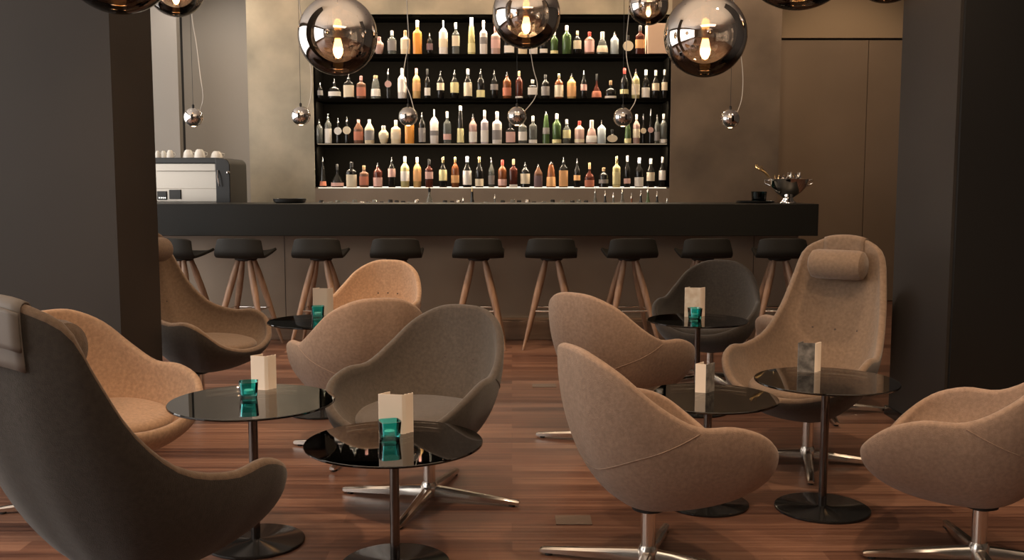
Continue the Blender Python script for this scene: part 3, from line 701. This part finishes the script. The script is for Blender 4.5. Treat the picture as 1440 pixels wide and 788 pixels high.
def cushion(root, mat, zt=.405):
    prof = []; n = 40; vs = []; fs = []
    rings = [(.80, -.075), (.93, -.06), (1.0, -.035), (1.0, -.018), (.965, -.005), (.88, .003), (.6, .012), (.3, .016)]
    for f, z in rings:
        for i in range(n):
            a = 2 * PI * i / n; ca, sa = math.cos(a), math.sin(a); q = (abs(ca) ** 2.4 + abs(sa) ** 2.4) ** (-1 / 2.4)
            yy = sa * q; sy = .30 if yy > 0 else .19
            hx = .232 * (1 - .0 * max(0, yy) ** 2)
            vs.append((hx * ca * q * f, .025 + sy * yy * f, zt - .015 + z + (.0 if yy < 0 else -.012 * yy ** 2)))
    for j in range(len(rings) - 1):
        for i in range(n): fs.append((j * n + i, j * n + (i + 1) % n, (j + 1) * n + (i + 1) % n, (j + 1) * n + i))
    fs.append(tuple(reversed(range(n)))); fs.append(tuple((len(rings) - 1) * n + i for i in range(n)))
    return MB().add(vs, fs).build('seat_cushion', mat, root)
SHL = {'low': Shell(LOW, EX=1.0), 'high': Shell(HIGH, EX=1.14)}
def seam(sh, root, mat, high):
    # piping between back panel and seat bowl on the outer side
    N = sh.N; pts = []
    k0 = N * (4.0 / 18) if not high else N * (5.4 / 22)
    K = 40
    for i in range(K + 1):
        u = -1 + 2 * i / K; k = (k0 * u) % N; t = 1.0 - .50 * (1 - abs(u) ** 1.9)
        pts.append(sh.outer(k, min(t, .995)) - sh.inward(k, min(t, .99)) * .0005)
    MB().tube(pts, .0017, 6).build('piping', mat, root)
def chair_base(root, rot):
    MB().lathe([(.024, .05), (.024, .215)], 20).build('post', 'aluminium', root)
    MB().lathe([(.035, .190), (.055, .198), (.055, .206), (.04, .215)], 24).build('mount_plate', 'black_matt', root)
    MB().lathe([(.030, .015), (.034, .02), (.034, .06), (.027, .075)], 24).build('hub', 'aluminium', root)
    for i in range(4):
        a = rot + i * PI / 2; d = Vector((math.cos(a), math.sin(a), 0)); sx = Vector((-d.y, d.x, 0)); L = .37
        vs = []; fs = []; st = [(0, .020, .020, .062), (.08, .019, .018, .055), (.22, .016, .013, .040), (L - .01, .013, .009, .026), (L, .011, .011, .023)]
        for (q, hw, z0, z1) in st: 
            for (s_, z) in ((-1, z0), (1, z0), (1.0, z0 + (z1 - z0) * .7), (.5, z1), (-.5, z1), (-1.0, z0 + (z1 - z0) * .7)): vs.append(d * q + sx * hw * s_ + Vector((0, 0, z)))
        for j in range(len(st) - 1):
            for i2 in range(6): fs.append((j * 6 + i2, j * 6 + (i2 + 1) % 6, (j + 1) * 6 + (i2 + 1) % 6, (j + 1) * 6 + i2))
        fs.append(tuple(reversed(range(6)))); fs.append(tuple((len(st) - 1) * 6 + i2 for i2 in range(6)))
        lg = MB().add(vs, fs).build('leg', 'aluminium', root)
        MB().lathe([(.012, 0), (.013, .003), (.010, .011)], 12).build('foot_glide', 'black_matt', lg, loc=tuple(d * (L - .03)))
def chair(X, Y, face, kind, mo, mi, mc, label, legrot=0, group=None, strap=None, buttons=True):
    """face = direction the sitter looks, degrees, 0 = +X, 90 = +Y"""
    root = empty('lounge_chair' if kind == 'high' else 'shell_chair', (X, Y, 0), math.radians(face) - PI / 2, label, 'chair', group)
    sh = SHL[kind]; sh.build(root, mo, mi); cushion(root, mc); kind == 'low' and seam(sh, root, mo, False)
    chair_base(root, math.radians(legrot) - (math.radians(face) - PI / 2))
    N = sh.N
    if buttons:
        zt = .545 if kind == 'low' else .57
        for dk in (-2.6, 0, 2.6) if kind == 'low' else (-4.6, 0, 4.6):
            best = min((i / 60 for i in range(20, 60)), key=lambda t: abs(sh.inner(dk, t).z - zt))
            p = sh.inner(dk % N, best, -.001)
            b = MB().lathe([(.0, -.004), (.007, -.003), (.008, 0), (.0, .003)], 10).build('button', 'button', root)
            b.location = p; b.rotation_euler = (Vector(sh.inward(dk % N, best))).to_track_quat('Z', 'Y').to_euler()
    if kind == 'high':
        t_p = min((i / 100 for i in range(40, 100)), key=lambda t: abs(sh.inner(0, t).z - .865))
        p = sh.inner(0, t_p, .070); nrm = sh.inward(0, t_p)
        prof = [(0.001, -.132), (.045, -.130), (.064, -.118), (.070, -.095), (.070, .095), (.064, .118), (.045, .130), (.001, .132)]
        pb = MB().lathe(prof, 28); 
        for v in pb.v: v.x, v.y, v.z = v.z, v.y * 1.0, v.x
        pb.f = [tuple(reversed(f)) for f in pb.f]
        pil = pb.build('head_pillow', mi, root); pil.location = p
        # strap over the top of the back, with counterweight flap outside
        def band(hw, t_in, t_out, off, name, mat, over=True, th=.004):
            kk = [-1 + 2 * i / 8 for i in range(9)]; rows = []
            # column index offset giving the wanted half width at the rim
            dk = hw / max(1e-4, (sh.rim[1] - sh.rim[0]).length)
            seq = []
            if over:
                for i in range(7): seq.append(('i', t_in + (1 - t_in) * i / 6))
                for i in range(1, 6): seq.append(('r', PI - PI * i / 6))
            for i in range(9): seq.append(('o', 1 - (1 - t_out) * i / 8))
            for typ, q in seq:
                row = []
                for u in kk:
                    k = (u * dk) % N
                    if typ == 'i': row.append(sh.inner(k, q, off))
                    elif typ == 'o': row.append(sh.outer(k, q) - sh.inward(k, q) * off)
                    else:
                        o_ = sh.outer(k, 1); i_ = sh.inner(k, 1); c = (o_ + i_) / 2; tt = (sh.outer(k, 1) - sh.outer(k, .97)).normalized()
                        g = 1 + off / (sh.th / 2); row.append(c + (o_ - c) * g * math.cos(q) + tt * (sh.th / 2 * g) * math.sin(q))
                rows.append(row)
            vs = [v for r0 in rows for v in r0]; W = len(kk)
            fs = [(j * W + i, j * W + i + 1, (j + 1) * W + i + 1, (j + 1) * W + i) for j in range(len(rows) - 1) for i in range(W - 1)]
            o = MB().add(vs, fs).build(name, mat, root)
            md = o.modifiers.new('thick', 'SOLIDIFY'); md.thickness = th; md.offset = 0
            return o
        band(.105, t_p - .02, .86, .004, 'pillow_strap', strap or mi)
        band(.105, .9, .905, .011, 'counterweight_flap', strap or mi, over=False, th=.007)
    return root
def fpt(px, py): 
    yy = CAM_H * F / (py - 255); p = at(px, py, 1); return None
def flo(px, py):   # floor point under a pixel
    u = (px - 720) / F; v = (394 - py) / F
    d = Vector((u, math.cos(PITCH) + v * math.sin(PITCH), -math.sin(PITCH) + v * math.cos(PITCH))); t = -CAM_H / d.z
    return Vector((d.x * t, d.y * t, 0))

CH = [
 # floor pixel-derived X, Y, facing deg, kind, outer, inner, cushion, label, leg rotation, strap
 (-1.015, 2.61, 66, 'high', 'wool_dark', 'wool_brown', 'wool_brown', 'large dark high-backed lounge chair seen from behind in the left foreground', 20, 'leather_grey'),
 (flo(138, 712), -32, 'low', 'wool_peach', 'wool_peach', 'wool_peach', 'peach shell chair behind the dark high-backed chair, facing right', 15, None),
 (flo(283, 572), -19, 'high', 'wool_dark', 'wool_brown', 'wool_brown', 'brown high-backed lounge chair half hidden behind the left pillar', 0, None),
 (-.87, 6.25, -104, 'low', 'wool_peach', 'wool_peach', 'wool_peach', 'peach shell chair near the bar, behind a brown shell chair back', 30, None),
 (flo(514, 634), 112, 'low', 'wool_tan', 'wool_tan', 'wool_tan', 'brown shell chair seen from behind, overlapped by the dark shell chair', 75, None),
 (flo(604, 703), -118, 'low', 'wool_dark', 'wool_taupe', 'wool_taupe', 'dark taupe shell chair facing forward behind the low centre front table', -14, None),
 (flo(858, 622), 46, 'low', 'wool_tan', 'wool_tan', 'wool_tan', 'tan shell chair seen from behind, middle of room, left of far table', 75, None),
 (flo(911, 797), 21, 'low', 'wool_tan', 'wool_tan', 'wool_tan', 'tan shell chair seen from behind in the front centre of the picture', 72, None),
 (flo(998, 537), -114, 'low', 'wool_dark', 'wool_dark', 'wool_dark', 'dark shell chair near the bar behind the far table with teal glass', 20, None),
 (flo(1135, 650), -128, 'high', 'wool_taupe', 'wool_brown', 'wool_brown', 'tan high-backed lounge chair with head pillow facing forward at right', -14, None),
 (flo(1375, 793), 145, 'low', 'wool_tan', 'wool_tan', 'wool_tan', 'tan shell chair at the right edge of the picture, facing left', 172, None),
 (flo(1160, 578), 100, 'low', 'wool_tan', 'wool_tan', 'wool_tan', 'tan shell chair almost hidden behind the high-backed chair with pillow', -8, None),
]
CH = [c if not isinstance(c[0], Vector) else (c[0].x, c[0].y) + c[1:] for c in CH]
for c in CH:
    chair(c[0], c[1], c[2], c[3], c[4], c[5], c[6], c[7], c[8], 'lounge seating', c[9])

# ------------------------------------------------------------------ tables
def table(X, Y, R, H, label, rb=.18, lean=0):
    root = empty('side_table', (X, Y, 0), 0, label, 'table', 'round glass side tables')
    MB().lathe([(R - .002, H - .008), (R, H - .006), (R, H - .002), (R - .002, H)], 96).build('glass_top', 'smoked_glass', root)
    MB().lathe([(.07, H - .016), (.07, H - .0085)], 32).build('top_plate', 'dark_chrome', root)
    MB().lathe([(.016, .012), (.016, H - .016)], 20).build('post', 'dark_chrome', root)
    MB().lathe([(rb, 0), (rb + .001, .002), (rb, .008), (rb - .006, .011), (.025, .012), (.02, .016)], 72).build('base', 'black_base', root)
    return root
TB = [(360, 763, .285, .51, 'round smoked glass table right of the large dark chair, left front', .17),
      (556, 795, .292, .42, 'low round glass table in the centre front before the dark shell chair', .18),
      (453, 580, .285, .51, 'round black glass table near the bar behind the brown shell chair', .18),
      (979, 578, .275, .51, 'round black glass table in front of the far dark chair', .18),
      (1156, 716, .270, .51, 'round smoked glass table in front of the high-backed chair at right', .18),
      (993, 709, .27, .43, 'low round glass table between front tan chair and high-backed chair', .165)]
TP = []
for (px, py, R, H, lab, rb) in TB:
    q = flo(px, py); table(q.x, q.y, R, H, lab, rb); TP.append((q, H))

# folded menu cards and teal tea-light glasses
def onto(ti, px, py):   # point on a table top seen at a pixel
    H = TP[ti][1]; u = (px - 720) / F; v = (394 - py) / F
    d = Vector((u, math.cos(PITCH) + v * math.sin(PITCH), -math.sin(PITCH) + v * math.cos(PITCH))); t = (H - CAM_H) / d.z
    return Vector((d.x * t, d.y * t, H))
def card(ti, px, py, w1, w2, h, rz, m1, m2, label, folds=1):
    q = onto(ti, px, py)
    root = empty('menu_card', (q.x, q.y, q.z), rz, label, 'menu card', 'menu cards on the tables')
    th = .0025
    # front leaf along -x, then side leaves zigzag backwards
    a = Vector((0, 0, 0)); b = Vector((-w1, .012, 0)); c = Vector((w2 * .75, w2 * .9, 0))
    def leaf(p, q2, name, m):
        d = (q2 - p).normalized(); nn = Vector((-d.y, d.x, 0)) * th; m_ = MB()
        vs = [p, q2, q2 + nn, p + nn]; vs = vs + [v + Vector((0, 0, h)) for v in vs]
        m_.add(vs, [(0, 3, 2, 1), (4, 5, 6, 7), (0, 1, 5, 4), (1, 2, 6, 5), (2, 3, 7, 6), (3, 0, 4, 7)]); m_.build(name, m, root, False)
    leaf(b, a, 'front_leaf', m1); leaf(b, b + (c - a), 'back_leaf', m1)
    pts = [a]; n = 6
    for k in range(1, n + 1): pts.append(a.lerp(c, k / n) + Vector((.006 if k % 2 else -.003, -.002, 0)))
    m_ = MB()
    for p_, q_ in zip(pts, pts[1:]):
        nn = Vector((th, 0, 0)); vs = [p_, q_, q_ - nn, p_ - nn]; vs = vs + [v + Vector((0, 0, h)) for v in vs]
        m_.add(vs, [(0, 3, 2, 1), (4, 5, 6, 7), (0, 1, 5, 4), (1, 2, 6, 5), (2, 3, 7, 6), (3, 0, 4, 7)])
    m_.build('pleated_side', m2, root, False)
    return root
def tealight(ti, px, py, s, rz, label):
    q = onto(ti, px, py)
    root = empty('tealight_glass', (q.x, q.y, q.z), rz, label, 'candle glass', 'teal candle glasses on the tables')
    h = .060 * s; r = .034 * s
    MB().lathe([(r * .82, 0), (r * .86, .003), (r, h), (r * .90, h), (r * .76, .016), (.002, .014)], 32, sup=5).build('glass_holder', 'teal_glass', root)
    MB().lathe([(r * .5, .0165), (r * .5, .028), (r * .44, .030)], 20).build('tea_light', 'cup_white', root)
card(1, 566, 611, .080, .045, .135, .0, 'card_white', 'card_white', 'white folded menu card on the front centre table behind a teal glass', 2)
card(0, 373, 549, .052, .045, .125, .0, 'card_white', 'card_white', 'white folded menu card on the left table beside a teal glass', 2)
card(3, 984, 446, .082, .045, .165, .0, 'card_pattern', 'card_white', 'cream patterned menu card on the far table before the dark chair', 1)
card(2, 460, 444, .080, .04, .155, .0, 'card_white', 'card_white', 'white menu card on the table near the bar beside the peach chair')
card(4, 1146, 524, .065, .040, .118, .0, 'card_dark', 'card_white', 'menu card with dark printed cover on the right table', 1)
card(5, 993, 553, .040, .055, .115, .0, 'card_white', 'card_dark', 'menu card with white face and dark side on the low middle table', 1)
tealight(1, 548, 618, 1.05, .35, 'teal glass candle holder on the front centre table before its card')
tealight(0, 350, 560, 1.0, .2, 'teal glass candle holder on the left smoked glass table')
tealight(3, 977, 449, 1.05, .2, 'teal glass candle holder on the far table before the dark chair')
tealight(2, 447, 447, 1.1, .2, 'blue-teal candle glass on the table near the bar')

# ------------------------------------------------------------------ pendant lamps
def big_pendant(px, cy, rpx, R, label, sy=1.0):
    k_ = F / rpx * R; Y = k_
    for _ in range(4):
        p = at(px, cy, Y); dep = Y * math.cos(PITCH) + (CAM_H - p.z) * math.sin(PITCH); Y *= (F * R / rpx) / dep
    p = at(px, cy, Y)
    root = empty('ball_pendant_lamp', p, 0, label, 'pendant lamp', 'mirrored glass ball pendants')
    K = R / .2
    prof = []; n = 40
    for i in range(n + 1):
        a = -PI / 2 + (PI - .22) * i / n; prof.append((max(.0004, R * math.cos(a)), R * math.sin(a)))
    gb = MB().lathe([(r / K, z / K) for r, z in prof], 64); gb.f = gb.f[:-1]
    o = gb.build('glass_ball', 'coated_glass', root); o.scale = (K, K, K)
    MB().lathe([(.045 * K, R * .97), (.05 * K, R * .985), (.05 * K, R * 1.06), (.02 * K, R * 1.10), (.008, R * 1.16)], 24).build('top_cap', 'chrome', root)
    MB().lathe([(.012 * K, -.02 * K), (.026 * K, -.015 * K), (.026 * K, R * .97)], 20).build('bulb_socket', 'brass', root)
    MB().lathe([(.001, -.115 * K), (.014 * K, -.108 * K), (.024 * K, -.088 * K), (.026 * K, -.068 * K), (.021 * K, -.040 * K), (.016 * K, -.018 * K)], 24).build('bulb', 'bulb_glow', root)
    MB().tube([(0, 0, R * 1.15), (0, 0, CEIL - .02 - p.z)], .003, 8).build('cord', 'wire_black', root)
    MB().lathe([(.05, CEIL - .025 - p.z), (.055, CEIL - .02 - p.z), (.055, CEIL - .001 - p.z)], 24).build('ceiling_rose', 'chrome', root)
    return p
big_pendant(475, 50, 55.5, .2, 'large mirrored ball pendant over the left end of the bottle shelves')
big_pendant(740, 20, 48, .2, 'mirrored ball pendant in the middle, cut by the top edge of the picture')
big_pendant(992, 50, 58, .2, 'largest fully visible mirrored ball pendant, right of the bottle shelves')
big_pendant(912, 7, 28, .13, 'small mirrored ball pendant left of and behind the large right ball')
big_pendant(165, -62, 80, .2, 'mirrored ball pendant in front of the left pillar, only its copper bottom showing')
big_pendant(247, -17, 40, .2, 'mirrored ball pendant just right of the left pillar, at the top edge')
big_pendant(1125, -73, 85, .2, 'mirrored ball pendant above the right doors, only its bottom showing')
big_pendant(1250, -51, 54, .2, 'mirrored ball pendant at the top edge beside the right pillar')
sn = ['leftmost small chrome ball pendant, above the espresso machine', 'small chrome ball pendant in front of the left plaster wall', 'small chrome ball pendant before the orange bottle on the third shelf',
      'small chrome ball pendant before the middle of the third shelf', 'small chrome ball pendant before the right part of the third shelf', 'rightmost small chrome ball pendant, before the right plaster wall']
for i, (px, py) in enumerate(((272, 165), (423, 163), (574, 164), (727, 163.5), (876, 165), (1027, 167))):
    Y = 7.98; p = at(px, py, Y); R = .076; k = Y / F
    root = empty('small_ball_pendant', p, 0, sn[i], 'pendant lamp', 'small chrome ball pendants over the counter')
    prof = [(max(.0003, R * math.cos(a)), R * math.sin(a)) for a in [-PI / 2 + .42 + (PI - .62) * j / 24 for j in range(25)]]
    MB().lathe(prof, 40).build('chrome_ball', 'mirror', root)
    MB().lathe([(.012, -R * .96), (.02, -R * .9), (.02, -R * .80)], 16).build('bulb', 'bulb_glow', root)
    MB().lathe([(.009, R * .95), (.010, R * 1.25), (.003, R * 1.35)], 12).build('top_cap', 'black_matt', root)
    H_ = CEIL - p.z
    MB().tube([(0, 0, R * 1.3), (0, 0, H_ - .01)], .0018, 6).build('suspension_wire', 'wire_black', root)
    sd = (1, .9, -.75, 1, -.1, .9)[i]; B = (.068, .10, .07, .12, .05, .10)[i]
    ctl = [(.055 * (1 if sd > 0 else 1), 0, R * .7), (.085, -.01, .16), (B * sd + .0, -.01, .33), (B * .7 * sd, -.01, .55), (.005 * sd, 0, .95), (.02, 0, H_ - .01)]
    if i == 2: ctl = [(.045, 0, R * .8), (.02, -.01, .16), (-.03, -.01, .33), (.01, -.01, .6), (.0, 0, .95), (.02, 0, H_ - .01)]
    if i == 3: ctl = [(.06, 0, R * .5), (.14, -.01, .14), (.16, -.01, .25), (.12, -.01, .42), (.06, 0, .9), (.02, 0, H_ - .01)]
    if i == 4: ctl = [(.055, 0, R * .7), (.10, -.01, .17), (.03, -.01, .42), (.02, -.01, .6), (.04, 0, .95), (.02, 0, H_ - .01)]
    pts = []; m = len(ctl)
    for j in range(m - 1):
        p0, p1, p2, p3 = (Vector(ctl[min(max(j + q, 0), m - 1)]) for q in (-1, 0, 1, 2))
        for f in [x / 8 for x in range(8)]:
            pts.append(.5 * ((2 * p1) + (-p0 + p2) * f + (2 * p0 - 5 * p1 + 4 * p2 - p3) * f * f + (-p0 + 3 * p1 - 3 * p2 + p3) * f ** 3))
    pts.append(Vector(ctl[-1]))
    MB().tube(pts, .0035, 6).build('power_cord', 'cord_white', root)
    MB().lathe([(.035, H_ - .025), (.04, H_ - .001)], 20).build('ceiling_rose', 'chrome', root)
